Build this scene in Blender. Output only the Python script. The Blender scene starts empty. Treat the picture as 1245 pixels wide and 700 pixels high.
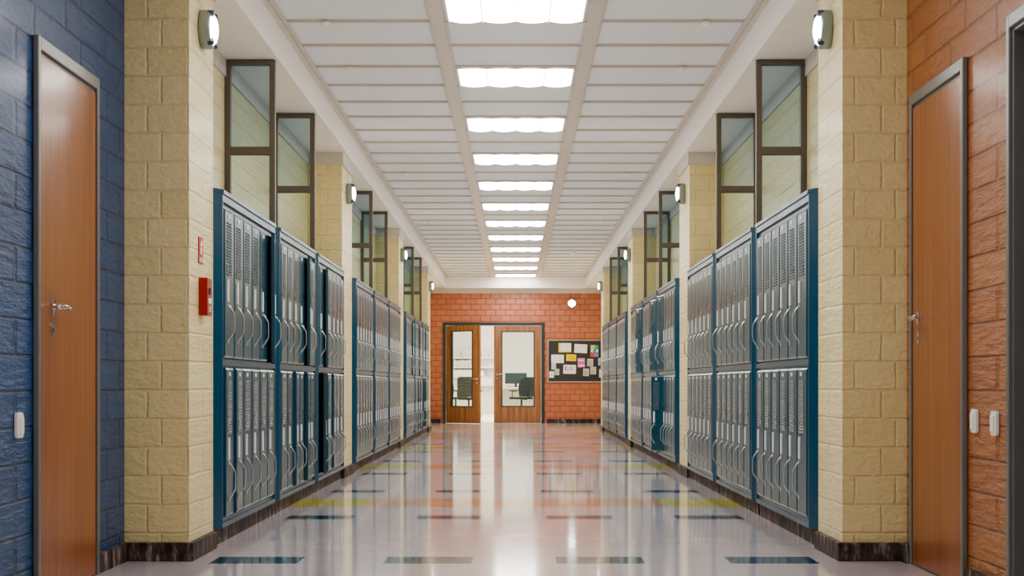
import bpy, math, random
from mathutils import Vector, Matrix
random.seed(7)
scene = bpy.context.scene
COL = scene.collection
PI = math.pi

# ------------------------------------------------------------------ node helpers
class NT:
    def __init__(s, name):
        s.m = bpy.data.materials.new(name); s.m.use_nodes = True
        s.t = s.m.node_tree; s.t.nodes.clear()
        s.out = s.n('ShaderNodeOutputMaterial')
    def n(s, kind, **kw):
        nd = s.t.nodes.new(kind)
        for k, v in kw.items(): setattr(nd, k, v)
        return nd
    def l(s, a, b): s.t.links.new(a, b)
    def put(s, sock, v):
        if v is None: return
        if hasattr(v, 'is_output'): s.l(v, sock)
        else: sock.default_value = v
    def math(s, op, a, b=None, c=None):
        nd = s.n('ShaderNodeMath', operation=op)
        for i, v in enumerate((a, b, c)): s.put(nd.inputs[i], v)
        return nd.outputs[0]
    def mix(s, f, a, b):
        nd = s.n('ShaderNodeMix', data_type='RGBA')
        s.put(nd.inputs['Factor'], f); s.put(nd.inputs[6], a); s.put(nd.inputs[7], b)
        return nd.outputs[2]
    def coord(s, kind='UV'): return s.n('ShaderNodeTexCoord').outputs[kind]
    def mapping(s, v, scale=(1, 1, 1), loc=(0, 0, 0)):
        nd = s.n('ShaderNodeMapping'); s.l(v, nd.inputs[0])
        nd.inputs['Scale'].default_value = scale; nd.inputs['Location'].default_value = loc
        return nd.outputs[0]
    def noise(s, v, scale, detail=4, rough=.5, out=0):
        nd = s.n('ShaderNodeTexNoise'); s.l(v, nd.inputs['Vector'])
        nd.inputs['Scale'].default_value = scale; nd.inputs['Detail'].default_value = detail
        nd.inputs['Roughness'].default_value = rough
        return nd.outputs[out]
    def ramp(s, v, stops):
        nd = s.n('ShaderNodeValToRGB'); s.l(v, nd.inputs[0])
        els = nd.color_ramp.elements
        while len(els) < len(stops): els.new(.5)
        for e, (p, c) in zip(els, stops): e.position = p; e.color = c
        return nd.outputs[0]
    def bump(s, h, strength=.5, dist=.01):
        nd = s.n('ShaderNodeBump'); s.l(h, nd.inputs['Height'])
        nd.inputs['Strength'].default_value = strength; nd.inputs['Distance'].default_value = dist
        return nd.outputs[0]
    def bsdf(s, color, rough=.5, metal=0, spec=.5, coat=0, coat_rough=.1, normal=None, emis=None, estr=0):
        p = s.n('ShaderNodeBsdfPrincipled')
        s.put(p.inputs['Base Color'], color); s.put(p.inputs['Roughness'], rough); s.put(p.inputs['Metallic'], metal)
        s.put(p.inputs['Specular IOR Level'], spec); s.put(p.inputs['Coat Weight'], coat)
        s.put(p.inputs['Coat Roughness'], coat_rough)
        if normal is not None: s.l(normal, p.inputs['Normal'])
        if emis is not None:
            s.put(p.inputs['Emission Color'], emis); s.put(p.inputs['Emission Strength'], estr)
        s.l(p.outputs[0], s.out.inputs[0])
        return p

def lin(r, g, b):
    f = lambda c: (c / 255 / 12.92) if c / 255 <= .04045 else ((c / 255 + .055) / 1.055) ** 2.4
    return (f(r), f(g), f(b), 1)

def plain(name, rgb, rough=.5, metal=0, spec=.5, coat=0, vary=.06, bump=0):
    t = NT(name); v = t.coord('Object')
    f = t.noise(v, 9, 3)
    c0 = tuple(x * (1 - vary) for x in rgb[:3]) + (1,); c1 = tuple(min(1, x * (1 + vary)) for x in rgb[:3]) + (1,)
    c = t.mix(f, c0, c1)
    nrm = t.bump(t.noise(v, 120, 3), bump, .003) if bump else None
    t.bsdf(c, rough, metal, spec, coat, .12, nrm)
    return t.m

def brick(name, c0, c1, mortar, rough=.4, coat=.3, strength=.6, bw=.19, rh=.133, off=.66, rough_amt=.25, joint_amt=1.0, coat_rough=.2):
    t = NT(name); v = t.coord('UV')
    wob = t.n('ShaderNodeVectorMath', operation='SCALE'); t.l(t.noise(v, 7, 2, out=1), wob.inputs[0]); wob.inputs['Scale'].default_value = .012
    add = t.n('ShaderNodeVectorMath', operation='ADD'); t.l(v, add.inputs[0]); t.l(wob.outputs[0], add.inputs[1])
    b = t.n('ShaderNodeTexBrick', offset=off, offset_frequency=2)
    t.l(add.outputs[0], b.inputs['Vector'])
    b.inputs['Scale'].default_value = 1
    b.inputs['Color1'].default_value = c0; b.inputs['Color2'].default_value = c1; b.inputs['Mortar'].default_value = mortar
    b.inputs['Mortar Size'].default_value = .009; b.inputs['Mortar Smooth'].default_value = .9
    b.inputs['Bias'].default_value = 0; b.inputs['Brick Width'].default_value = bw; b.inputs['Row Height'].default_value = rh
    blot = t.noise(v, 3.5, 4)
    dark = t.mix(.22, b.outputs['Color'], tuple(x * .45 for x in c0[:3]) + (1,))
    col = t.mix(t.math('MULTIPLY', blot, .9), b.outputs['Color'], dark)
    fine = t.noise(v, 42, 5, .65); mid = t.noise(t.mapping(v, (14, 26, 1)), 1, 4, .6)
    h = t.math('MULTIPLY', t.math('SUBTRACT', 1.0, b.outputs['Fac']), joint_amt)
    h = t.math('ADD', h, t.math('MULTIPLY', fine, rough_amt))
    h = t.math('ADD', h, t.math('MULTIPLY', mid, rough_amt * 2.2))
    nrm = t.bump(h, strength, .012)
    t.bsdf(col, rough, 0, .5, coat, coat_rough, nrm)
    return t.m

def wood(name, a, b, rough=.35, axis='Z', coat=.25, scale=1.0):
    t = NT(name); v = t.coord('Object')
    sc = {'Z': (26, 26, .9), 'X': (.9, 26, 26)}[axis]
    vv = t.mapping(v, tuple(x * scale for x in sc))
    f = t.noise(vv, 1.0, 6, .62)
    g = t.noise(t.mapping(v, tuple(x * 4 * scale for x in sc)), 1.0, 3, .6)
    f2 = t.math('ADD', t.math('MULTIPLY', f, .75), t.math('MULTIPLY', g, .25))
    c = t.ramp(f2, [(.33, a), (.66, b)])
    t.bsdf(c, rough, 0, .5, coat, .15, t.bump(f2, .12, .002))
    return t.m

def emit(name, rgb, strength):
    t = NT(name)
    v = t.coord('Object'); f = t.noise(v, 4, 1)
    e = t.n('ShaderNodeEmission'); t.l(t.mix(t.math('MULTIPLY', f, .05), rgb, (1, 1, 1, 1)), e.inputs[0]); e.inputs[1].default_value = strength
    t.l(e.outputs[0], t.out.inputs[0]); return t.m

def glass(name, tint, refl=.12, fres=1.45, rough=.02):
    t = NT(name)
    tr = t.n('ShaderNodeBsdfTransparent'); tr.inputs[0].default_value = tint
    gl = t.n('ShaderNodeBsdfGlossy'); gl.inputs['Roughness'].default_value = rough
    gl.inputs['Color'].default_value = (.9, .95, 1, 1)
    lw = t.n('ShaderNodeLayerWeight'); lw.inputs[0].default_value = .5
    f = t.math('MINIMUM', t.math('ADD', t.math('MULTIPLY', t.math('POWER', lw.outputs['Facing'], 5.0), .9), refl), 1.0)
    mx = t.n('ShaderNodeMixShader'); t.l(f, mx.inputs[0]); t.l(tr.outputs[0], mx.inputs[1]); t.l(gl.outputs[0], mx.inputs[2])
    t.l(mx.outputs[0], t.out.inputs[0]); return t.m

def floor_mat():
    t = NT('polished_floor'); v = t.coord('Object')
    sx = t.n('ShaderNodeSeparateXYZ'); t.l(v, sx.inputs[0]); x, y = sx.outputs[0], sx.outputs[1]
    m = t.math
    def per(val, start, period): return m('MULTIPLY', m('FRACT', m('DIVIDE', m('ADD', val, 100 * period - start), period)), period)
    row = m('LESS_THAN', per(y, 7.29 - .14, 2.345), .28)
    dx = m('LESS_THAN', m('ABSOLUTE', m('SUBTRACT', per(x, -1.603, .798), .399)), .203)
    dash = m('MULTIPLY', row, dx)
    band = m('LESS_THAN', per(y, 10.83 - .37, 4.68), .74)
    inner = m('LESS_THAN', m('ABSOLUTE', x), 1.0)
    n1 = t.noise(v, 2.2, 4); n2 = t.noise(v, 160, 3, .7)
    base = t.mix(n1, lin(194, 185, 190), lin(212, 202, 205))
    base = t.mix(m('MULTIPLY', n2, .22), base, lin(120, 105, 105))
    bandc = t.mix(inner, lin(196, 191, 92), t.mix(n1, lin(208, 152, 120), lin(218, 164, 132)))
    c = t.mix(band, base, bandc)
    c = t.mix(dash, c, lin(14, 66, 90))
    streak = t.noise(t.mapping(v, (4, 26, 1)), 1, 3, .55)
    swirl = t.noise(t.mapping(v, (1.5, 4, 1)), 1, 2, .5)
    h = m('ADD', m('MULTIPLY', streak, .5), swirl)
    r = m('ADD', .07, m('MULTIPLY', t.noise(v, 5, 4), .06))
    t.bsdf(c, r, 0, .5, .2, .04, t.bump(h, .06, .006))
    return t.m

def marble_mat():
    t = NT('dark_marble'); v = t.coord('Object')
    vv = t.mapping(v, (18, 18, 5))
    f = t.noise(vv, 1, 8, .72)
    c = t.ramp(f, [(.40, lin(44, 37, 35)), (.54, lin(82, 69, 64)), (.64, lin(160, 145, 136)), (.70, lin(66, 54, 50))])
    t.bsdf(c, .55, 0, .2, 0, .1)
    return t.m

def locker_mat(name, c, rough, bump=.02):
    t = NT(name); v = t.coord('Object')
    f = t.noise(v, 3, 4); g = t.noise(v, 60, 2)
    c0 = tuple(k * .8 for k in c[:3]) + (1,); c1 = tuple(k * 1.15 for k in c[:3]) + (1,)
    r = t.math('ADD', rough, t.math('MULTIPLY', f, .1))
    t.bsdf(t.mix(f, c0, c1), r, 0, .5, .25, .18, t.bump(g, bump, .002))
    return t.m

M = {}
M['cream'] = brick('cream_painted_block', lin(222, 206, 154), lin(230, 215, 164), lin(220, 204, 154), .42, .2, 1.0, rough_amt=.45, joint_amt=.3)
M['blue'] = brick('blue_painted_block', lin(20, 66, 116), lin(26, 74, 126), lin(18, 56, 100), .38, .3, 1.0, rough_amt=1.0, joint_amt=.9)
M['orange'] = brick('orange_painted_block', lin(160, 98, 56), lin(170, 108, 64), lin(148, 88, 50), .38, .3, 1.0, rough_amt=1.0, joint_amt=.9)
M['redbrick'] = brick('glazed_orange_brick', lin(176, 104, 76), lin(186, 116, 86), lin(156, 90, 66), .25, .6, 1.0, bw=.21, rh=.12, off=.5, rough_amt=.12, joint_amt=.8)
M['floor'] = floor_mat()
M['marble'] = marble_mat()
M['tile'] = plain('ceiling_tile', lin(224, 224, 225), .9, bump=.35, vary=.03)
M['grid'] = plain('ceiling_grid_beige', lin(196, 187, 174), .35, vary=.05)
M['plaster'] = plain('white_plaster', lin(232, 228, 222), .6, bump=.1, vary=.04)
M['band'] = plain('grey_plaster_band', lin(196, 190, 178), .6, bump=.1)
M['door'] = wood('brown_door_veneer', lin(122, 70, 40), lin(158, 98, 60), .3)
M['oak'] = wood('end_door_oak', lin(108, 68, 44), lin(172, 124, 86), .35, scale=.7)
M['steel'] = plain('brushed_steel', lin(140, 141, 140), .34, .55, vary=.08)
M['steel_dark'] = plain('dark_steel', lin(70, 74, 78), .35, .6)
M['chrome'] = plain('chrome', lin(225, 225, 225), .14, 1, vary=.02)
M['bright_steel'] = plain('bright_handle_steel', lin(214, 216, 216), .25, .7, vary=.03)
M['plate'] = plain('pale_steel_plate', lin(238, 238, 234), .5, .1, vary=.03)
M['locker'] = locker_mat('locker_blue_paint', lin(22, 70, 94), .28)
M['locker_door'] = locker_mat('locker_door_paint', lin(20, 68, 86), .24)
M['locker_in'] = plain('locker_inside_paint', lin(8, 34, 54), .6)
M['bronze'] = plain('brown_metal_frame', lin(104, 97, 88), .45, .2)
M['fin_glass'] = glass('partition_glass', (.84, .90, .90, 1), .03)
M['fin_glass_blue'] = glass('partition_glass_upper', (.70, .80, .86, 1), .05)
M['door_glass'] = glass('door_glass', (.86, .90, .90, 1), .04)
M['white'] = plain('white_plastic', lin(232, 230, 226), .35, coat=.3, vary=.02)
M['red'] = plain('red_enamel', lin(150, 16, 18), .3, coat=.2)
M['red_sign'] = plain('red_sign_plastic', lin(178, 26, 26), .4)
M['black'] = plain('black_plastic', lin(18, 18, 20), .4)
M['navy'] = plain('navy_door_paint', lin(24, 32, 46), .35, coat=.3)
M['lamp_body'] = plain('lamp_grey_metal', lin(150, 164, 164), .35, .5)
M['lamp_glow'] = emit('bulkhead_glow', (.9, .97, 1, 1), 11)
M['tube_glow'] = emit('troffer_glow', (1, .98, .94, 1), 13)
M['board'] = plain('charcoal_felt', lin(62, 62, 64), .9, bump=.3)
M['alu'] = plain('aluminium_trim', lin(190, 188, 182), .35, .8)
M['paper'] = plain('white_paper', lin(232, 230, 226), .8, vary=.02)
M['paper_grey'] = plain('pale_grey_paper', lin(204, 202, 196), .8, vary=.02)
M['paper_yellow'] = plain('yellow_paper', lin(236, 208, 20), .8, vary=.04)
M['ink'] = plain('dark_ink', lin(90, 88, 92), .8)
M['ink_pink'] = plain('pink_print', lin(226, 130, 170), .8)
M['ink_violet'] = plain('violet_print', lin(150, 120, 200), .8)
M['ink_teal'] = plain('teal_print', lin(60, 150, 150), .8)
M['ink_red'] = plain('red_print', lin(206, 84, 62), .8)
M['ink_yellow'] = plain('ochre_print', lin(226, 190, 90), .8)
M['office_wall'] = plain('office_wall_paint', lin(226, 223, 219), .8)
M['office_floor'] = plain('office_floor_pale', lin(226, 214, 186), .4)
M['shelf'] = plain('white_laminate', lin(236, 234, 230), .5)
M['binder'] = plain('offwhite_card', lin(222, 216, 206), .7)
M['binder2'] = plain('beige_card', lin(200, 192, 180), .7)
M['chair'] = plain('dark_green_grey_fabric', lin(42, 50, 47), .8, bump=.2)
M['chair_teal'] = plain('dark_teal_fabric', lin(14, 34, 40), .8, bump=.2)
M['screen'] = plain('monitor_screen', lin(28, 50, 50), .5)

# ------------------------------------------------------------------ mesh builder
class MB:
    def __init__(s): s.v = []; s.f = []; s.sm = []
    def add(s, vs, fs, smooth=False):
        o = len(s.v); s.v += [tuple(p) for p in vs]
        for f in fs: s.f.append([i + o for i in f]); s.sm.append(smooth)
        return s
    def box(s, x0, x1, y0, y1, z0, z1):
        vs = [(x, y, z) for x in (x0, x1) for y in (y0, y1) for z in (z0, z1)]
        return s.add(vs, [(0, 1, 3, 2), (4, 6, 7, 5), (0, 4, 5, 1), (2, 3, 7, 6), (0, 2, 6, 4), (1, 5, 7, 3)])
    def rbox(s, x0, x1, y0, y1, z0, z1, r, seg=3, axis='X'):
        # box with rounded outline in the plane normal to axis
        lo = {'X': (y0, z0, y1, z1), 'Y': (x0, z0, x1, z1), 'Z': (x0, y0, x1, y1)}[axis]
        pts = []
        for cx, cy, a0 in ((lo[2] - r, lo[3] - r, 0), (lo[0] + r, lo[3] - r, 90), (lo[0] + r, lo[1] + r, 180), (lo[2] - r, lo[1] + r, 270)):
            for k in range(seg + 1):
                a = math.radians(a0 + 90 * k / seg); pts.append((cx + r * math.cos(a), cy + r * math.sin(a)))
        d = {'X': (x0, x1), 'Y': (y0, y1), 'Z': (z0, z1)}[axis]
        return s.prism(pts, d[0], d[1], axis)
    def prism(s, pts, d0, d1, axis='Z'):
        n = len(pts)
        def mk(p, d): return {'X': (d, p[0], p[1]), 'Y': (p[0], d, p[1]), 'Z': (p[0], p[1], d)}[axis]
        vs = [mk(p, d0) for p in pts] + [mk(p, d1) for p in pts]
        fs = [tuple(range(n - 1, -1, -1)), tuple(range(n, 2 * n))] + [(i, (i + 1) % n, n + (i + 1) % n, n + i) for i in range(n)]
        return s.add(vs, fs)
    def lathe(s, prof, origin=(0, 0, 0), axis='Z', n=32, smooth=True):
        # prof: (radius, height) pairs along axis
        o = Vector(origin); vs = []; fs = []
        for r, h in prof:
            for k in range(n):
                a = 2 * PI * k / n; c, d = r * math.cos(a), r * math.sin(a)
                p = {'Z': (c, d, h), 'X': (h, c, d), 'Y': (c, h, d)}[axis]
                vs.append(o + Vector(p))
        for i in range(len(prof) - 1):
            for k in range(n):
                fs.append((i * n + k, i * n + (k + 1) % n, (i + 1) * n + (k + 1) % n, (i + 1) * n + k))
        s.add(vs, fs, smooth)
        m = len(s.v) - len(vs)
        for i in (0, len(prof) - 1):
            if prof[i][0] > 1e-4: s.f.append([m + i * n + k for k in range(n)]); s.sm.append(False)
        return s
    def tube(s, pts, r, n=8):
        pts = [Vector(p) for p in pts]; rs = r if isinstance(r, (list, tuple)) else [r] * len(pts)
        vs = []; fs = []; up = None
        for i, p in enumerate(pts):
            t = (pts[min(i + 1, len(pts) - 1)] - pts[max(i - 1, 0)]).normalized()
            if up is None: up = Vector((0, 0, 1)) if abs(t.z) < .9 else Vector((0, 1, 0))
            a = t.cross(up); a = a.normalized() if a.length > 1e-4 else Vector((1, 0, 0)); b = a.cross(t).normalized(); up = b
            for k in range(n):
                w = 2 * PI * k / n; vs.append(p + (a * math.cos(w) + b * math.sin(w)) * rs[i])
        for i in range(len(pts) - 1):
            for k in range(n): fs.append((i * n + k, i * n + (k + 1) % n, (i + 1) * n + (k + 1) % n, (i + 1) * n + k))
        fs.append(tuple(range(n))); fs.append(tuple((len(pts) - 1) * n + k for k in range(n)))
        return s.add(vs, fs, True)
    def mesh(s, name, mat, uv_off=(0, 0, 0)):
        me = bpy.data.meshes.new(name); me.from_pydata(s.v, [], s.f); me.update()
        import bmesh
        bm = bmesh.new(); bm.from_mesh(me); bmesh.ops.recalc_face_normals(bm, faces=bm.faces); bm.to_mesh(me); bm.free()
        for p, sm in zip(me.polygons, s.sm): p.use_smooth = sm
        uv = me.uv_layers.new(name='UVMap')
        for p in me.polygons:
            nx, ny, nz = (abs(c) for c in p.normal)
            for li in p.loop_indices:
                c = me.vertices[me.loops[li].vertex_index].co
                if nx >= ny and nx >= nz: u = (c.y * .3, c.z)
                elif ny >= nz: u = (c.x, c.z)
                else: u = (c.x, c.y)
                uv.data[li].uv = u
        me.materials.append(mat)
        return me
    def build(s, name, mat, parent=None, loc=(0, 0, 0), bevel=0):
        o = bpy.data.objects.new(name, s.mesh(name, mat)); COL.objects.link(o); o.location = loc
        if parent is not None: o.parent = parent
        if bevel:
            b = o.modifiers.new('Bevel', 'BEVEL'); b.width = bevel; b.segments = 2; b.limit_method = 'ANGLE'
        return o

def tag(o, label=None, cat=None, group=None, kind=None):
    if label: o['label'] = label
    if cat: o['category'] = cat
    if group: o['group'] = group
    if kind: o['kind'] = kind
    return o
def empty(name, loc, rz=0):
    o = bpy.data.objects.new(name, None); COL.objects.link(o); o.location = loc; o.rotation_euler = (0, 0, rz); o.empty_display_size = .1
    return o
def struct(o): o['kind'] = 'structure'; return o
def link_copy(o, parent, label=None):
    c = o.copy(); COL.objects.link(c); c.parent = parent
    if label and 'label' in c: c['label'] = label
    return c
def copy_tree(o, parent=None):
    c = o.copy(); COL.objects.link(c); c.parent = parent
    for ch in list(o.children): copy_tree(ch, c)
    return c

# ------------------------------------------------------------------ dimensions
XW, XC, XL = 1.82, 1.52, 1.49          # side wall, column face, locker front
Y0, YE = -1.2, 33.1                    # behind the camera, end wall
ZC, ZS = 3.09, 2.85                    # ceiling, soffit
BAYS = [7.86, 14.51, 21.16]
UNITW, PITCH = 1.90, 1.932
COLS = [(7.27, 7.85), (13.67, 14.50), (20.32, 21.15), (26.97, 27.80)]
GAP = .6957

# ------------------------------------------------------------------ shell
struct(MB().box(-4.2, 4.2, Y0, 45, -.08, 0).build('floor', M['floor']))
# the end doorway opens into an office with its own pale floor
struct(MB().box(-3.5, 3.5, YE + .12, 44.4, 0.0, .004).build('floor', M['office_floor']))

def door_hole_wall(name, side, y0, y1, mat, holes):
    mb = MB(); xa, xb = sorted((side * XW, side * (XW + .2)))
    ys = y0
    for h0, h1, hz in holes:
        mb.box(xa, xb, ys, h0, 0, ZC); mb.box(xa, xb, h0, h1, hz, ZC); ys = h1
    mb.box(xa, xb, ys, y1, 0, ZC)
    return struct(mb.build(name, mat))
D1 = (5.915, 6.725, 2.09)     # left brown door opening
D2 = (6.315, 7.11, 2.09)     # right brown door opening
D3 = (4.75, 5.70, 2.12)
door_hole_wall('wall_left', -1, Y0, COLS[0][0] + .3, M['blue'], [D1])
door_hole_wall('wall_right', 1, Y0, COLS[0][0] + .3, M['orange'], [D3, D2])
door_hole_wall('wall_left', -1, COLS[0][0] + .3, YE, M['cream'], [])
door_hole_wall('wall_right', 1, COLS[0][0] + .3, YE, M['cream'], [])
struct(MB().box(-2.02, 2.02, Y0 - .1, Y0, 0, ZC).build('wall_back', M['cream']))
# end wall with double door opening
DX0, DX1, DZ = -1.535, .60, 2.12
mb = MB()
mb.box(-XW - .2, DX0, YE, YE + .12, 0, ZC); mb.box(DX1, XW + .2, YE, YE + .12, 0, ZC); mb.box(DX0, DX1, YE, YE + .12, DZ, ZC)
struct(mb.build('wall_end', M['redbrick']))
# columns
for side in (-1, 1):
    for i, (a, b) in enumerate(COLS):
        xa, xb = sorted((side * XC, side * (XW + .02)))
        struct(MB().box(xa, xb, a, b, 0, ZS).build('column', M['cream']))
        xa, xb = sorted((side * (XC - .012), side * XW))
        struct(MB().box(xa, xb, a - .012, b + .012, 2.742, ZS).build('trim_%d' % (i + 1), M['band']))
        xa, xb = sorted((side * (XC - .026), side * XW))
        struct(MB().box(xa, xb, a - .03, b - (.03 if i == 0 else 0), 0, .085).build('baseboard_column', M['marble'], bevel=.004))
    # band along the alcove walls, beam above
    xa, xb = sorted((side * (XW - .012), side * XW))
    mb = MB()
    for k in range(3): mb.box(xa, xb, COLS[k][1], COLS[k + 1][0], 2.742, ZS)
    struct(mb.build('trim_5', M['band']))
    xa, xb = sorted((side * 1.482, side * (XW + .2)))
    struct(MB().box(xa, xb, Y0, YE, ZS, ZC + .05).build('ceiling_beam', M['plaster']))
    # baseboards of the side walls
    xa, xb = sorted((side * (XW - .018), side * XW))
    mb = MB(); segs = [(Y0, D1[0] - .05), (D1[1] + .05, COLS[0][0])] if side < 0 else [(Y0, D3[0] - .05), (D3[1] + .05, D2[0] - .05), (D2[1] + .05, COLS[0][0])]
    for a, b in segs + [(27.8, YE)]: mb.box(xa, xb, a, b, 0, .085)
    struct(mb.build('baseboard_left' if side < 0 else 'baseboard_right', M['marble']))
mb = MB(); mb.box(-XW, DX0 - .06, YE - .018, YE, 0, .085); mb.box(DX1 + .06, XW, YE - .018, YE, 0, .085)
struct(mb.build('baseboard_end', M['marble']))
struct(MB().box(-1.482, 1.482, 32.78, YE, 2.84, ZC + .05).build('ceiling_beam', M['plaster']))
struct(MB().box(-XW, XW, YE - .03, YE, 2.745, 2.86).build('trim_6', M['band']))

# ceiling: tiles, grid
struct(MB().box(-2.0, 2.0, Y0, YE, ZC, ZC + .06).build('ceiling', M['tile']))
mb = MB()
n0 = -1
for n in range(n0, 48):
    y = n * GAP
    mb.box(-1.42, 1.42, y - .013, y + .013, ZC - .017, ZC)
    if y > 32.7: break
for side in (-1, 1):
    mb.box(side * .485 - .042, side * .485 + .042, Y0, 32.78, ZC - .024, ZC)
    mb.box(side * .485 - .058, side * .485 + .058, Y0, 32.78, ZC - .012, ZC)
    xa, xb = sorted((side * 1.425, side * 1.482)); mb.box(xa, xb, Y0, 32.78, ZC - .014, ZC)
    xa, xb = sorted((side * 1.452, side * 1.482)); mb.box(xa, xb, Y0, 32.78, ZC - .03, ZC)
struct(mb.build('ceiling_grid', M['grid']))

# ------------------------------------------------------------------ ceiling lights
ORD = ['first', 'second', 'third', 'fourth', 'fifth', 'sixth', 'seventh', 'eighth', 'ninth', 'tenth', 'eleventh', 'twelfth']
def make_light():
    root = empty('ceiling_light', (0, 0, 0))
    W, D = .425, GAP / 2 - .02
    fr = MB()
    fr.box(-W, W, -D, -D + .018, -.02, 0); fr.box(-W, W, D - .018, D, -.02, 0)
    fr.box(-W, -W + .012, -D, D, -.02, 0); fr.box(W - .012, W, -D, D, -.02, 0)
    for q in (-1, 0, 1): fr.box(q * (2 * W - .03) / 4 - .003, q * (2 * W - .03) / 4 + .003, -D + .018, D - .018, -.040, 0)
    fr.build('frame', M['white'], root)
    w = (2 * W - .03) / 4
    prof = []
    for k in range(9):
        a = PI * k / 8; prof.append((-math.cos(a) * (w / 2 - .002), -.010 - .020 * math.sin(a)))
    prof += [(w / 2 - .002, -.002), (-w / 2 + .002, -.002)]
    me = MB().prism(prof, -D + .02, D - .02, 'Y').mesh('diffuser', M['tube_glow'])
    for k in range(4):
        o = bpy.data.objects.new('diffuser', me); COL.objects.link(o); o.parent = root
        o.location = (-W + .015 + w * (k + .5), 0, 0)
    return root
light0 = make_light(); first = True
for k in [-3] + list(range(-1, 12)):  # the lowest index is an unseen panel added to lighten the pillar fronts
    n = 13 + 3 * k
    yc = (n + .5) * GAP
    r = light0 if first else copy_tree(light0)
    first = False
    r.location = (0, yc, ZC)
    if k >= 0:
        lab = ('%s glowing recessed fluorescent panel along the ceiling, counted from the camera' % ORD[k]) if k else 'nearest and largest glowing fluorescent panel at the top edge'
        if k == 11: lab = 'farthest thin glowing fluorescent panel, just before the end beam'
    else: lab = 'glowing fluorescent panel overhead, out of view ' + ('above the first pillars' if k == -1 else 'behind the brown side doors, added to lighten the pillar fronts')
    tag(r, lab, 'ceiling light', 'fluorescent panels down the middle of the ceiling')

# small white fittings on the ceiling bars
fit_me = MB().lathe([(.0, -.03), (.018, -.026), (.03, -.012), (.03, 0)], n=16).mesh('ceiling_fitting', M['white'])
for n in (14, 16, 24, 31):
    for side in (-1, 1):
        o = bpy.data.objects.new('ceiling_fitting', fit_me); COL.objects.link(o); o.location = (side * 1.185, n * GAP, ZC - .015)
        tag(o, 'tiny white ceiling fitting, %s from the camera among those along the %s side' % (ORD[[14, 16, 24, 31].index(n)], 'left' if side < 0 else 'right'), 'ceiling fitting', 'tiny white fittings on the ceiling bars')
root = empty('smoke_detector', (1.0, 26.9, ZC))
MB().lathe([(.0, -.045), (.045, -.045), (.062, -.03), (.07, -.012), (.07, 0)], n=24).build('housing', M['white'], root)
MB().lathe([(.0, -.055), (.022, -.053), (.026, -.043)], n=16).build('sensor_cap', M['paper_grey'], root)
tag(root, 'white round detector on the far right of the ceiling near end wall', 'smoke detector')

# ------------------------------------------------------------------ lockers
DW, DH, DP = .266, .765, .277
def door_meshes():
    d = MB()
    # local: hinge at y=0, free edge at y=-DW, front at x=0
    ch, cd = .011, .007
    d.box(-.016, -cd, -DW, 0, 0, DH)
    d.add([(-cd, -DW, 0), (-cd, 0, 0), (-cd, 0, DH), (-cd, -DW, DH), (0, -DW + ch, ch), (0, -ch, ch), (0, -ch, DH - ch), (0, -DW + ch, DH - ch)],
          [(4, 5, 6, 7), (0, 1, 5, 4), (1, 2, 6, 5), (2, 3, 7, 6), (3, 0, 4, 7)])
    d.box(-.022, -.016, -DW, -DW + .012, 0, DH); d.box(-.022, -.016, -.012, 0, 0, DH)
    f = -DW
    for k in range(18):
        z = DH - .065 - k * .0155
        y0, y1 = f + .05, f + .185
        d.add([(0, y0, z), (0, y1, z), (.004, y0 + .004, z - .002), (.004, y1 - .004, z - .002), (0, y0, z - .011), (0, y1, z - .011)],
              [(0, 2, 3, 1), (2, 4, 5, 3), (0, 4, 2), (1, 3, 5), (0, 1, 5, 4)])
    door = d.mesh('door', M['locker_door'])
    yl = f + .075
    latch = MB().box(0, .007, yl - .012, yl + .012, DH - .475, DH - .36).mesh('latch_plate', M['plate'])
    z0 = DH - .49
    h = MB(); h.tube([(0, yl, z0), (.010, yl, z0 - .006), (.034, yl, z0 - .045), (.036, yl, z0 - .06), (.036, yl, z0 - .125), (.034, yl, z0 - .14), (.010, yl, z0 - .178), (0, yl, z0 - .184)], .0038, 8)
    h.box(0, .006, yl - .011, yl + .011, z0 - .012, z0 + .008); h.box(0, .006, yl - .011, yl + .011, z0 - .198, z0 - .176)
    handle = h.mesh('handle', M['bright_steel'])
    pl = MB().box(0, .003, f + .095, f + .135, DH - .042, DH - .022).mesh('number_plate', M['plate'])
    return door, latch, handle, pl
DMESH = door_meshes()
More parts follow.
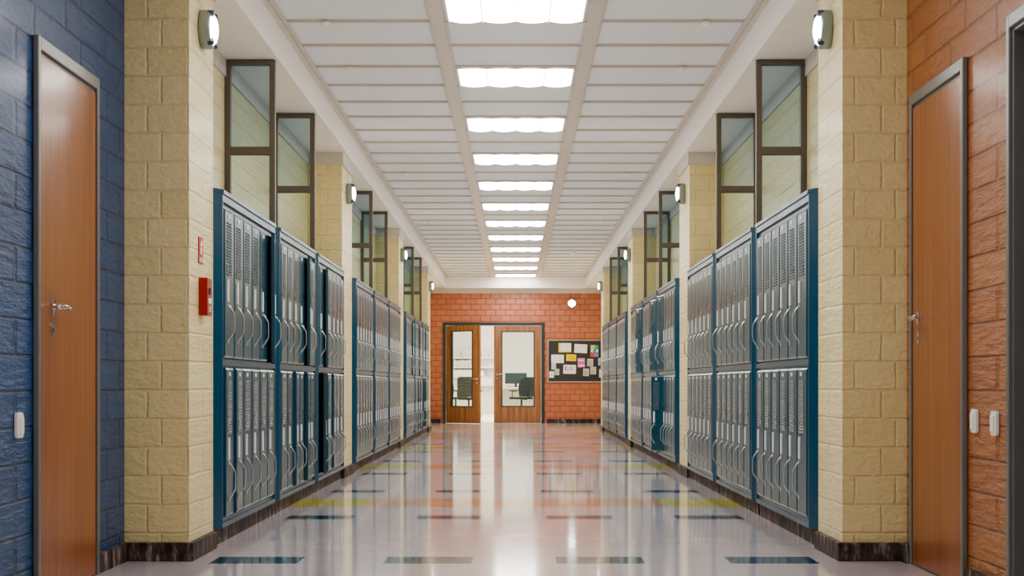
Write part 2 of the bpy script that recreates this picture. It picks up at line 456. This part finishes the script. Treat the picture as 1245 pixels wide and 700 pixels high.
def unit_meshes():
    H = 1.81; hw = UNITW / 2; z0 = .088; yd = 3 * DP      # yd: half the door field
    fr = MB()
    for s in (-1, 1):
        pts = [(-.20, s * hw), (-.032, s * hw), (0, s * (hw - .075)), (0, s * (yd + .028)), (-.014, s * (yd + .026)), (-.014, s * yd), (-.025, s * yd), (-.20, s * (hw - .02))]
        fr.prism(pts, z0, H - .012)
    for a, b in ((z0, .114), (.916, .945), (1.752, H - .02)): fr.box(-.025, -.001, -yd - .028, yd + .028, a, b)
    for a, b in ((.114, .137), (.908, .916), (.945, .953), (1.725, 1.752)): fr.box(-.025, -.014, -yd, yd, a, b)
    for i in range(1, 6):
        y = -yd + i * DP
        pass
    # top lip
    fr.prism([(-.31, -hw), (-.032, -hw), (.006, -hw + .08), (.006, hw - .08), (-.032, hw), (-.31, hw)], H - .02, H)
    frame = fr.mesh('face_frame', M['locker'])
    c = MB()
    c.box(-.325, -.315, -hw, hw, z0, H - .02)
    for s in (-1, 1): c.box(-.315, -.15, s * hw - .012 * (s > 0), s * hw + .012 * (s < 0), z0, H - .02)
    for a in (z0, .915, 1.70): c.box(-.315, -.03, -hw + .012, hw - .012, a, a + .02)
    for i in range(7):
        y = -yd + i * DP; c.box(-.315, -.030, y - .006, y + .006, z0 + .02, 1.70)  # dividers take the dark inside colour, to shade the gaps between doors
    carc = c.mesh('carcass', M['locker_in'])
    plinth = MB().box(-.325, -.035, -hw + .012, hw - .012, 0, z0).mesh('plinth', M['marble'])
    return frame, carc, plinth
UMESH = unit_meshes()
def child(name, me, parent, loc=(0, 0, 0), rz=0):
    o = bpy.data.objects.new(name, me); COL.objects.link(o); o.parent = parent; o.location = loc; o.rotation_euler = (0, 0, rz); return o

# doors standing ajar: (side, bay, unit) -> {(tier, column counted from the camera): degrees}
EDGE = {}
AJAR = {
    (-1, 0, 0): {('u', 5): 9.2, ('l', 0): 1.5, ('l', 1): 2.5},
    (-1, 0, 1): {('u', 4): 8.2, ('l', 2): 4, ('l', 4): 5},
    (-1, 0, 2): {('u', 1): 7.0, ('l', 0): 11, ('l', 1): 7.3, ('l', 3): 3},
    (-1, 2, 0): {('u', 4): 4.2}, (-1, 2, 1): {('u', 3): 4.0, ('l', 2): 2.5, ('l', 4): 2.5},
    (-1, 2, 2): {('u', 2): 3, ('l', 0): 3.6, ('l', 1): 3.5, ('l', 2): 3.4},
    (1, 1, 0): {('u', 4): 10, ('l', 4): 23}, (1, 1, 1): {('u', 0): 10}, (1, 1, 2): {('u', 0): 11},
}
bayword = ['nearest', 'middle', 'farthest']; unitword = ['first', 'second', 'third']
colword = ['first and nearest pillar', 'second pillar', 'third pillar']
extra = {(-1, 0, 0): 'teal locker bank just past the red alarm box, nearest on the left',
         (-1, 0, 1): 'second teal locker bank past the red alarm box, one upper door ajar',
         (-1, 0, 2): 'third teal locker bank on the left, gaping lower compartment, against second pillar',
         (1, 0, 0): 'nearest teal locker bank on the right, large chrome handles, past the cream pillar',
         (1, 1, 0): 'teal locker bank with a bright blue lower door swung open, right side'}
for side in (-1, 1):
    for b in range(3):
        for u in range(3):
            yc = BAYS[b] + u * PITCH + UNITW / 2 + .01
            root = empty('locker_bank', (side * XL, yc, 0), 0 if side < 0 else PI)
            sw = 'left' if side < 0 else 'right'
            lab = extra.get((side, b, u)) or '%s of three teal locker banks in the %s alcove on the %s' % (unitword[u], bayword[b], sw)
            tag(root, lab, 'lockers', 'teal steel locker banks along both walls')
            child('face_frame', UMESH[0], root); child('carcass', UMESH[1], root); child('plinth', UMESH[2], root)
            aj = AJAR.get((side, b, u), {})
            for tier, z in (('u', .956), ('l', .140)):
                for k in range(6):
                    # k counts from the camera
                    kl = k if side < 0 else 5 - k
                    yh = -3 * DP + (kl + 1) * DP - (DP - DW) / 2
                    ang = aj.get((tier, k), 0)
                    d = child('door', DMESH[0], root, (.002, yh, z), math.radians(ang))
                    if ang > 2: d['label'] = 'locker door standing ajar'
                    child('latch_plate', DMESH[1], d); child('handle', DMESH[2], d); child('number_plate', DMESH[3], d)

# ------------------------------------------------------------------ glazed fins above the lockers
def make_fin():
    root = empty('glass_partition', (0, 0, 0))
    z0, z1 = 1.813, ZS - .002; w = .315; p = .036; t = .022
    f = MB()
    f.box(0, p, -t, t, z0, z1); f.box(w - p, w, -t, t, z0, z1)
    f.box(p, w - p, -t, t, z1 - .032, z1); f.box(p, w - p, -t, t, 2.255, 2.305); f.box(p, w - p, -t, t, z0, z0 + .02)
    f.build('frame', M['bronze'], root, bevel=.003)
    MB().box(p - .004, w - p + .004, -.003, .003, 2.30, z1 - .03).build('pane', M['fin_glass_blue'], root)
    MB().box(p - .004, w - p + .004, -.003, .003, z0 + .015, 2.26).build('pane', M['fin_glass'], root)
    return root
fin0 = make_fin(); first = True
for side in (-1, 1):
    for b in range(3):
        for k in (1, 2):
            r = fin0 if first else copy_tree(fin0); first = False
            r.location = (side * (XW - .001), BAYS[b] + k * PITCH - .005, 0); r.rotation_euler = (0, 0, 0 if side < 0 else PI)
            tag(r, '%s brown framed glass screen standing on lockers in the %s alcove on the %s' % ('nearer' if k == 1 else 'farther', bayword[b], 'left' if side < 0 else 'right'),
                'glass partition', 'brown framed glass screens above the lockers')

# ------------------------------------------------------------------ bulkhead wall lamps
def make_lamp():
    root = empty('wall_lamp', (0, 0, 0))
    MB().lathe([(.084, 0), (.093, .004), (.094, .046), (.090, .055), (.078, .056), (.076, .046)], axis='X', n=40).build('housing', M['lamp_body'], root)
    prof = [(.0775 * math.cos(a * PI / 16), .046 + .034 * math.sin(a * PI / 16)) for a in range(0, 8)] + [(.0001, .080)]
    MB().lathe(prof, axis='X', n=40).build('lens', M['lamp_glow'], root)
    me = MB().box(.04, .068, -.012, .012, .070, .094).mesh('clip', M['steel_dark'])
    for a in (35, 145, 215, 325):
        o = bpy.data.objects.new('clip', me); COL.objects.link(o); o.parent = root; o.rotation_euler = (math.radians(a), 0, 0)
    return root
lamp0 = make_lamp(); first = True
LZ = [7.56, 14.08, 20.75, 27.4]
pw = ['first and nearest', 'second', 'third', 'fourth and farthest']
for side in (-1, 1):
    for i, y in enumerate(LZ):
        r = lamp0 if first else copy_tree(lamp0); first = False
        r.location = (side * XC, y, 2.535); r.rotation_euler = (0, 0, 0 if side < 0 else PI)
        tag(r, 'round grey bulkhead lamp lit on the %s cream pillar on the %s' % (pw[i], 'left' if side < 0 else 'right'), 'wall lamp', 'round bulkhead lamps on the pillars')
r = copy_tree(lamp0); r.location = (1.187, YE, 2.53); r.rotation_euler = (0, 0, -PI / 2)
tag(r, 'round lit bulkhead lamp on the orange brick end wall above notice board', 'wall lamp')
del r['group']

# ------------------------------------------------------------------ fire alarm box and sign
root = empty('wall_mounted_fire_alarm', (-XC, 7.49, 1.15))
MB().rbox(0, .042, 0, .118, 0, .182, .008, axis='X').build('case', M['red'], root, bevel=.003)
MB().box(.042, .045, .04, .085, .105, .135).build('hand_recess', M['black'], root)
mb = MB(); mb.box(.042, .0445, .03, .09, .06, .085)
for k in range(3): mb.box(.042, .0445, .034, .086, .04 - k * .010, .044 - k * .010)
mb.build('white_lettering', M['paper'], root)
tag(root, 'red fire alarm box mounted on the left cream pillar', 'fire alarm')
root = empty('fire_sign', (-XC, 7.48, 1.40))
MB().box(0, .004, 0, .10, 0, .127).build('panel', M['red_sign'], root)
mb = MB()
# flame pictogram, hand and striped foot
mb.prism([(.02, .09), (.035, .088), (.05, .112), (.06, .095), (.078, .122), (.08, .094), (.06, .086), (.03, .086)], .004, .0055, 'X')
mb.box(.004, .0055, .03, .07, .048, .078); mb.box(.004, .0055, .035, .04, .078, .084); mb.box(.004, .0055, .05, .055, .078, .085)
for k in range(4): mb.box(.004, .0055, .012 + k * .022, .022 + k * .022, .008, .03)
mb.build('white_pictogram', M['paper'], root)
tag(root, 'small red fire sign with white symbols above the alarm box', 'sign')

# ------------------------------------------------------------------ side doors
def lever(parent, lx, ly, lz, side, dirY):
    # escutcheon plates and lever on a leaf whose face looks along x*side
    h = MB()
    diam = [(ly + .018 * math.cos(a), lz + .034 * math.sin(a)) for a in [2 * PI * k / 16 for k in range(16)]]
    h.prism(diam, lx, lx + side * .007, 'X')
    h.lathe([(.011, 0), (.011, side * .045)], (lx, ly, lz), 'X', 12)
    h.tube([(lx + side * .045, ly - dirY * .008, lz), (lx + side * .048, ly + dirY * .03, lz + .002), (lx + side * .048, ly + dirY * .075, lz - .004), (lx + side * .045, ly + dirY * .115, lz + .004)], [.010, .009, .0085, .009], 10)
    h.build('handle', M['chrome'], parent)
    e = MB(); diam = [(ly + .017 * math.cos(a), lz - .085 + .032 * math.sin(a)) for a in [2 * PI * k / 16 for k in range(16)]]
    e.prism(diam, lx, lx + side * .006, 'X'); e.build('keyhole_plate', M['chrome'], parent)
    MB().box(min(lx, lx + side * .0075), max(lx, lx + side * .0075), ly - .0025, ly + .0025, lz - .095, lz - .083).build('keyhole', M['black'], parent)

def side_door(name, side, D, leafmat, label, recess=.022, handle=None, fw=.048, jw=.028):
    s = -side                                   # the face looks this way along x
    root = empty(name, (side * XW, (D[0] + D[1]) / 2, 0)); w = (D[1] - D[0]) / 2; H = D[2]
    root['kind'] = 'structure'
    f = MB()
    def bx(a, b, y0, y1, z0, z1): f.box(min(a * s, b * s), max(a * s, b * s), y0, y1, z0, z1)
    for sg in (-1, 1):
        ya, yb = sorted((sg * (w + jw), sg * (w - .004))); bx(0.0005, .024, ya, yb, 0, H + fw)
        ya, yb = sorted((sg * (w - .0005), sg * (w - .012))); bx(-.12, .010, ya, yb, 0, H)
    bx(.0005, .024, -w + .004, w - .004, H - .004, H + fw); bx(-.12, .010, -w + .018, w - .018, H - .018, H - .0005)
    f.build('door_frame', M['steel'], root, bevel=.004)
    l = MB(); xa, xb = sorted((-recess * s, -(recess + .04) * s)); l.box(xa, xb, -w + .02, w - .02, .006, H - .02)
    leaf = l.build('door_leaf', leafmat, root, bevel=.003)
    if handle is not None:
        lever(leaf, -recess * s, handle[0] - (D[0] + D[1]) / 2, handle[1], s, handle[2])
    tag(root, label)
    return root
side_door('door_1', -1, D1, M['door'], 'tall brown door set in the blue block wall on the left', handle=(6.07, 1.12, 1), recess=-.018)
side_door('door_2', 1, D2, M['door'], 'tall brown door in the orange block wall on the right', handle=(6.98, 1.115, -1), recess=-.018)
side_door('door_3', 1, D3, M['navy'], 'dark steel door frame cut off by the right edge', recess=.10)

# wall switches
def make_switch():
    root = empty('wall_switch', (0, 0, 0))
    MB().rbox(0, .016, -.033, .033, -.047, .047, .012, axis='X').build('plate', M['white'], root, bevel=.004)
    MB().rbox(.016, .022, -.02, .02, -.032, .032, .006, axis='X').build('rocker', M['white'], root, bevel=.002)
    return root
s0 = make_switch()
s0.location = (-XW, 5.70, .67); tag(s0, 'white switch on the blue block wall beside the left door', 'wall switch')
s1 = copy_tree(s0); s1.location = (XW, 6.17, .675); s1.rotation_euler = (0, 0, PI); tag(s1, 'white switch on the orange wall, nearer the brown door', 'wall switch', 'pair of white switches on the orange wall')
s2 = copy_tree(s0); s2.location = (XW, 5.91, .672); s2.rotation_euler = (0, 0, PI); tag(s2, 'white switch on the orange wall, beside the dark frame at right edge', 'wall switch', 'pair of white switches on the orange wall')

# ------------------------------------------------------------------ end double door
root = empty('door_4', ((DX0 + DX1) / 2, YE, 0)); root['kind'] = 'structure'; tag(root, 'glazed wooden double door in the brick end wall, left leaf ajar')
cx = (DX0 + DX1) / 2; hw = (DX1 - DX0) / 2
f = MB(); FW = .058
f.box(-hw - .01, -hw + FW, -.02, .12, 0, DZ + .01); f.box(hw - FW, hw + .01, -.02, .12, 0, DZ + .01); f.box(-hw + FW, hw - FW, -.02, .12, DZ - FW, DZ + .01)
f.build('door_frame', M['steel_dark'], root, bevel=.004)
def leaf(w, gx0, gx1, gz0, gz1, mirror):
    # local: hinge at x=0, leaf towards +x (or -x when mirrored), front face at y=-.02
    T = .045; H = DZ - FW - .008
    s = -1 if mirror else 1
    mb = MB()
    def bx(a, b, z0, z1): mb.box(min(a * s, b * s), max(a * s, b * s), 0, T, z0, z1)
    bx(0, gx0, .006, H); bx(gx1, w, .006, H); bx(gx0, gx1, .006, gz0); bx(gx0, gx1, gz1, H)
    g = MB(); e = .022
    def gb(a, b, z0, z1): g.box(min(a * s, b * s), max(a * s, b * s), -.006, T + .006, z0, z1)
    gb(gx0, gx0 + e, gz0, gz1); gb(gx1 - e, gx1, gz0, gz1); gb(gx0, gx1, gz0, gz0 + e); gb(gx0, gx1, gz1 - e, gz1)
    p = MB().box(min(gx0 * s, gx1 * s) + .01, max(gx0 * s, gx1 * s) - .01, T / 2 - .003, T / 2 + .003, gz0 + .01, gz1 - .01)
    return mb, g, p
def end_handle(parent, x, z, d):
    h = MB()
    h.lathe([(.026, -.008), (.026, 0)], (x, 0, z), 'Y', 16); h.lathe([(.011, -.05), (.011, 0)], (x, 0, z), 'Y', 12)
    h.tube([(x, -.05, z), (x + d * .05, -.052, z + .003), (x + d * .13, -.05, z)], .011, 8)
    h.lathe([(.022, -.006), (.022, 0)], (x, 0, z - .085), 'Y', 16)
    h.build('handle', M['chrome'], parent)
LW = 1.0
mbs = leaf(LW, .14, .14 + .70, .345, 1.945, True)
rl = mbs[0].build('door_leaf', M['oak'], root, (hw - FW - .004, 0.0, 0)); rl['label'] = 'right leaf, closed, with window'
mbs[1].build('window_bead', M['steel_dark'], rl); mbs[2].build('pane', M['door_glass'], rl)
end_handle(rl, -LW + .07, 1.03, 1)
mbs = leaf(LW, .14, .14 + .66, .345, 1.945, False)
ll = mbs[0].build('door_leaf', M['oak'], root, (-hw + FW + .004, 0.0, 0)); ll.rotation_euler = (0, 0, -math.radians(44)); ll['label'] = 'left leaf, swung ajar, with window'
mbs[1].build('window_bead', M['steel_dark'], ll); mbs[2].build('pane', M['door_glass'], ll)
end_handle(ll, LW - .06, .93, -1)

# ------------------------------------------------------------------ notice board and papers
S = 57.4
def bp(px, py): return (660 + px / 10.77 - 627) / S, .82 + (467 - (405 + py / 10.77)) / S
bx0, bz1 = bp(75, 98); _, bz0 = bp(0, 630); bx1 = 1.805
root = empty('notice_board', (bx0, YE, bz0)); w = bx1 - bx0; h = bz1 - bz0
MB().box(0, w, -.018, 0, 0, h).build('felt_panel', M['board'], root)
f = MB(); e = .018
f.box(-e, 0, -.024, 0, -e, h + e); f.box(w, w + .014, -.024, 0, -e, h + e); f.box(0, w, -.024, 0, -e, 0); f.box(0, w, -.024, 0, h, h + e)
f.build('frame', M['alu'], root)
tag(root, 'charcoal notice board with pinned papers on the brick end wall', 'notice board')
def paper(name, box, mat, label, tilt=0, marks=(), y=0):
    x0, z1 = bp(box[0], box[1]); x1, z0 = bp(box[2], box[3]); x1 = min(x1, 1.80)
    w, h = x1 - x0, z1 - z0
    o = MB().box(-w / 2, w / 2, -.0015, 0, -h / 2, h / 2).build(name, M[mat])
    o.location = ((x0 + x1) / 2, YE - .0185 - y, (z0 + z1) / 2); o.rotation_euler = (0, math.radians(tilt), 0)
    for (a, b, c, d, mm) in marks:
        MB().box(-w / 2 + a * w, -w / 2 + c * w, -.0025, -.0015, -h / 2 + b * h, -h / 2 + d * h).build('print', M[mm], o)
    tag(o, label, 'paper', 'papers pinned on the notice board')
def lines(n, x0=.15, x1=.85, y0=.15, y1=.85, m='ink', t=.35):
    return [(x0, y0 + (y1 - y0) * k / n, x1 - .25 * (k % 3 == 0), y0 + (y1 - y0) * (k + t) / n, m) for k in range(n)]
paper('paper_sheet', (205, 128, 370, 250), 'paper_yellow', 'white sheet on yellow backing, top left of the notice board', 0, [(.16, .1, 1, .98, 'paper')])
paper('paper_sheet', (412, 144, 580, 258), 'paper', 'white landscape sheet slightly tilted, top middle of the notice board', 3)
paper('poster', (622, 155, 728, 310), 'ink_teal', 'colourful red and teal picture at the top right of notice board', 2,
      [(0, 0, .5, .35, 'ink_red'), (.5, 0, 1, .3, 'ink_violet'), (.05, .4, .35, .7, 'paper'), (0, .72, .6, 1, 'ink_yellow'), (.7, .4, .95, .65, 'paper')])
paper('paper_sheet', (113, 300, 172, 475), 'paper_grey', 'narrow upright white sheet partly under the large white one', 0)
paper('paper_sheet', (110, 280, 275, 390), 'paper', 'large white blank sheet at the left of the notice board', 0, y=.003)
paper('paper_sheet', (305, 277, 435, 363), 'paper_yellow', 'bright yellow note in the middle of the notice board', 2, [(.15, .3, .8, .36, 'ink'), (.2, .6, .7, .66, 'ink')])
paper('poster', (455, 325, 550, 445), 'ink_pink', 'pink and violet printed sheet right of the yellow note', -2, [(.1, .1, .9, .25, 'paper'), (0, .4, 1, .55, 'ink_violet'), (.2, .7, .9, .8, 'paper')])
paper('paper_sheet', (580, 335, 658, 432), 'paper_grey', 'grey typed sheet below the colourful picture', 1, lines(6))
paper('paper_sheet', (724, 325, 800, 420), 'paper_grey', 'typed sheet cut off by the pillar, upper of two', 0, lines(5))
paper('paper_sheet', (268, 414, 432, 530), 'paper', 'white chart with coloured bars, below the yellow note', 1, [(.12, .35, .2, .85, 'ink'), (.28, .3, .36, .8, 'ink_pink'), (.44, .35, .52, .8, 'ink_pink'), (.6, .3, .68, .85, 'ink_violet'), (.78, .4, .84, .8, 'ink_pink')])
paper('paper_sheet', (85, 498, 145, 582), 'paper', 'small white note at the lower left corner of notice board', 0, [(.4, .3, .6, .5, 'ink')])
paper('paper_sheet', (155, 466, 215, 548), 'paper_grey', 'small grey note just right of the lower left corner note', 1, lines(3))
paper('paper_sheet', (527, 462, 604, 560), 'paper_grey', 'typed sheet low on the board, left of a lower pair', 1, lines(6))
paper('paper_sheet', (622, 440, 697, 537), 'paper_grey', 'typed sheet low on the board, right of a lower pair', 0, lines(6))
paper('paper_sheet', (738, 470, 800, 578), 'paper', 'sheet cut off by the pillar, lower of two', 0)

# ------------------------------------------------------------------ office beyond the doors
OZ = 2.9
struct(MB().box(-3.6, 3.6, 44.2, 44.4, 0, OZ).build('wall_office_back', M['office_wall']))
struct(MB().box(-3.7, -3.5, YE + .12, 44.4, 0, OZ).build('wall_office_left', M['office_wall']))
struct(MB().box(3.5, 3.7, YE + .12, 44.4, 0, OZ).build('wall_office_right', M['office_wall']))
struct(MB().box(-3.6, 3.6, YE + .12, 44.4, OZ, OZ + .1).build('ceiling_office', M['plaster']))
mb = MB(); mb.box(-3.5, -2.02, YE + .1, YE + .12, 0, OZ); mb.box(2.02, 3.5, YE + .1, YE + .12, 0, OZ)
struct(mb.build('wall_office_front', M['office_wall']))
SY = 44.0; SC = 1900 / SY
def op(x, y, Y=SY): s = 1900 / Y; return (x - 627) / s, .82 + (467 - y) / s
# shelves on the back wall
shelves = []
for (xa, xb, yy, lab) in ((545, 602, 434.5, 'top long white wall shelf holding upright binders in the office'), (545, 602, 446, 'middle long white wall shelf with a row of books in the office'),
                          (545, 578, 457, 'deep white shelf below the books, seen through the left door pane'), (582, 602, 467.5, 'lowest white shelf in the office, holding a white box')):
    x0, z = op(xa, yy); x1, _ = op(xb, yy)
    root = empty('wall_shelf', ((x0 + x1) / 2, 44.2, z)); hw2 = (x1 - x0) / 2
    MB().box(-hw2, hw2, -.32, 0, -.03, 0).build('board', M['shelf'], root)
    mb = MB()
    for s in (-.7, .7): mb.prism([(-.25, -.03), (0, -.03), (0, -.06)], s * hw2 - .012, s * hw2 + .012, 'X')
    br = mb.build('bracket', M['shelf'], root)
    tag(root, lab, 'shelf'); shelves.append((x0, x1, z))
def binder_row(xa, xb, n, z, hmin, hmax, group, what, mats=('binder', 'binder2')):
    x0 = op(xa, 0)[0]; x1 = op(xb, 0)[0]; w = (x1 - x0) / n
    for k in range(n):
        hh = random.uniform(hmin, hmax)
        root = empty('binder', (x0 + w * (k + .5), 44.02, z))
        MB().box(-w * .46, w * .46, -.11, .11, .001, hh).build('cover', M[mats[k % 2]], root)
        MB().box(-w * .3, w * .3, -.1115, -.11, hh * .55, hh * .8).build('spine_label', M['paper'], root)
        tag(root, '%s %s from the left' % (ORD[k], what), 'binder', group)
binder_row(563, 577, 6, shelves[0][2], .22, .28, 'binders on the top office shelf', 'pale binder standing on the top office shelf,')
binder_row(586, 593, 3, shelves[0][2], .15, .24, 'white files on the top shelf in the door gap', 'white file on the top shelf seen in the door gap,')
binder_row(552, 573, 9, shelves[1][2], .175, .205, 'books on the middle office shelf', 'pale book in the row on the middle office shelf,')
x0, z = op(552, 457); 
def carton(xa, xb, z, h, label):
    x0 = op(xa, 0)[0]; x1 = op(xb, 0)[0]
    root = empty('storage_box', ((x0 + x1) / 2, 44.03, z + .001)); w = (x1 - x0) / 2
    MB().box(-w, w, -.14, .14, .001, h).build('box', M['white'], root, bevel=.005)
    MB().box(-w - .006, w + .006, -.146, .146, h, h + .03).build('lid', M['paper_grey'], root)
    tag(root, label, 'box')
carton(551, 577, shelves[2][2], .15, 'long low white box on the deep shelf behind the left door pane')
carton(584, 599, shelves[3][2], .20, 'white box on the lowest office shelf, seen in the door gap')
carton(584, 588.5, shelves[3][2] + .232, .14, 'small white box on top of another box in the door gap')
# desk, monitor
DY = 42.6
dx0, dz = op(606, 470.5, DY); dx1, _ = op(646, 470.5, DY)
root = empty('desk', ((dx0 + dx1) / 2, DY, 0)); w = (dx1 - dx0) / 2 + .1
MB().box(-w, w, -.4, .4, dz - .03, dz).build('tabletop', M['shelf'], root)
for sx in (-1, 1):
    for sy in (-1, 1): MB().box(sx * (w - .05) - .025, sx * (w - .05) + .025, sy * .35 - .025, sy * .35 + .025, 0, dz - .03).build('leg', M['alu'], root)
MB().box(-w + .08, w - .08, .36, .375, .25, dz - .03).build('modesty_panel', M['paper_grey'], root)
tag(root, 'white office desk carrying a monitor behind the right door pane', 'desk')
mx0, mz1 = op(614, 453.2, DY); mx1, mz0 = op(640.5, 466.2, DY)
root = empty('computer_monitor', ((mx0 + mx1) / 2, DY + .1, dz)); w = (mx1 - mx0) / 2
MB().box(-w, w, -.012, .02, mz0 - dz, mz1 - dz).build('bezel', M['black'], root, bevel=.004)
MB().box(-w + .012, w - .012, -.014, -.012, mz0 - dz + .02, mz1 - dz - .012).build('screen', M['screen'], root)
st = MB(); st.box(-.03, .03, .02, .045, .01, .25); st.rbox(-.13, .13, -.08, .10, 0.0005, .012, .03, axis='Z'); st.build('stand', M['black'], root)
tag(root, 'wide dark computer monitor standing on the white office desk', 'monitor')
root = empty('keyboard', ((mx0 + mx1) / 2 - .05, DY - .2, dz))
MB().rbox(-.22, .22, -.065, .065, .0005, .018, .012, axis='Z').build('case', M['black'], root)
kb = MB()
for r_ in range(4):
    for c_ in range(12): kb.box(-.205 + c_ * .034, -.205 + c_ * .034 + .028, -.055 + r_ * .028, -.055 + r_ * .028 + .022, .018, .022)
kb.build('keys', M['steel_dark'], root)
tag(root, 'black keyboard on the white office desk in front of monitor', 'keyboard')

def make_chair(mat):
    root = empty('office_chair', (0, 0, 0))
    # faces +x ; back at -x
    s = MB(); pts = []
    s.rbox(-.22, .25, -.24, .24, .43, .49, .07, 4, 'Z'); s.build('seat', M[mat], root, bevel=.02)
    b = MB()
    n = 14
    def backx(z): t = (z - .52) / .50; return -.24 - .10 * t - .05 * math.sin(t * PI) * -1
    vs = []; fs = []
    for i in range(n + 1):
        z = .50 + .50 * i / n; hwid = .21 + .03 * math.sin(PI * i / n) - (.05 if i == n else 0)
        bulge = .012 if i % 2 else 0
        for j in range(9):
            y = -hwid + 2 * hwid * j / 8; cv = .06 * (j / 4 - 1) ** 2
            vs.append((backx(z) + cv + bulge, y, z))
    m0 = len(vs)
    vs += [(x - .045, y, z) for x, y, z in vs]
    W = 9
    for i in range(n):
        for j in range(8):
            a = i * W + j; fs.append((a, a + 1, a + W + 1, a + W)); fs.append((m0 + a, m0 + a + W, m0 + a + W + 1, m0 + a + 1))
    for i in range(n):
        for j in (0, 8): a = i * W + j; fs.append((a, a + W, m0 + a + W, m0 + a))
    for j in range(8):
        for i in (0, n): a = i * W + j; fs.append((a, a + 1, m0 + a + 1, m0 + a))
    b.add(vs, fs); b.build('backrest', M[mat], root)
    MB().tube([(-.10, 0, .43), (-.22, 0, .44), (-.30, 0, .50), (-.31, 0, .62)], .022, 8).build('back_support', M['black'], root)
    for sy in (-1, 1):
        a = MB(); a.tube([(.02, sy * .24, .45), (.02, sy * .29, .47), (.0, sy * .29, .64), (-.18, sy * .29, .65)], .014, 8); a.box(-.17, .12, sy * .29 - .03, sy * .29 + .03, .64, .67); a.build('armrest', M['black'], root)
    MB().lathe([(.03, .09), (.03, .28), (.022, .28), (.022, .43)], n=16).build('gas_stem', M['chrome'], root)
    for k in range(5):
        a = 2 * PI * k / 5 + .3; c, d = math.cos(a), math.sin(a)
        l = MB().tube([(.02 * c, .02 * d, .12), (.18 * c, .18 * d, .105), (.30 * c, .30 * d, .085)], [.026, .022, .016], 8).build('base_leg', M['chrome'], root)
        cm = MB(); cm.lathe([(.001, -.02), (.03, -.02), (.03, .02), (.001, .02)], (.30 * c, .30 * d, .032), 'Y', 16); cm.lathe([(.008, .03), (.008, .09)], (.30 * c, .30 * d, 0), 'Z', 8)
        cm.build('castor', M['black'], l)
    return root
ch = make_chair('chair_teal'); x, _ = op(634, 0, 40.0); ch.location = (x, 40.0, .004); ch.rotation_euler = (0, 0, 2.25)
tag(ch, 'dark teal office chair facing left, behind the right door pane', 'office chair')
c1 = make_chair('chair'); x, _ = op(554, 0, 39.9); c1.location = (x, 39.9, .004); c1.rotation_euler = (0, 0, .5)
tag(c1, 'dark ribbed office chair turned sideways, left one behind the left door pane', 'office chair', 'pair of ribbed chairs behind the left door pane')
c2 = copy_tree(c1); x, _ = op(570, 0, 38.6); c2.location = (x, 38.6, .004); c2.rotation_euler = (0, 0, 1.35)
tag(c2, 'dark ribbed office chair seen from behind, right one behind the left door pane', 'office chair', 'pair of ribbed chairs behind the left door pane')

# ------------------------------------------------------------------ light in the office, world, camera
def area(name, loc, size, power, color=(1, 1, 1), rot=(0, 0, 0), sy=None):
    l = bpy.data.lights.new(name, 'AREA'); l.shape = 'RECTANGLE'; l.size = size; l.size_y = sy or size; l.energy = power; l.color = color
    o = bpy.data.objects.new(name, l); COL.objects.link(o); o.location = loc; o.rotation_euler = rot; return o
area('office_lamp', (-.3, 38.5, OZ - .05), 3.5, 310, (1, .98, .95), sy=7)
w = bpy.data.worlds.new('World'); scene.world = w; w.use_nodes = True
bg = w.node_tree.nodes['Background']; bg.inputs[0].default_value = (.9, .93, 1, 1); bg.inputs[1].default_value = .3

cam = bpy.data.cameras.new('Camera'); co = bpy.data.objects.new('Camera', cam); COL.objects.link(co)
co.location = (0, 0, .82); co.rotation_euler = (PI / 2, 0, 0)
cam.sensor_width = 36; cam.lens = 36 * 1900 / 1245
cam.shift_x = -4.5 / 1245; cam.shift_y = 117 / 1245
cam.clip_start = .05; cam.clip_end = 200
scene.camera = co

scene.view_settings.view_transform = 'AgX'
scene.view_settings.look = 'AgX - Medium High Contrast'
scene.view_settings.exposure = 0.38
scene.cycles.use_denoising = True
scene.cycles.use_fast_gi = True
scene.cycles.fast_gi_method = 'ADD'
w.light_settings.ao_factor = .3
w.light_settings.distance = 2.0
scene.cycles.max_bounces = 10
scene.cycles.diffuse_bounces = 6
scene.cycles.glossy_bounces = 5
scene.cycles.transparent_max_bounces = 16
scene.cycles.caustics_reflective = False
scene.cycles.caustics_refractive = False
scene.cycles.sample_clamp_indirect = 6
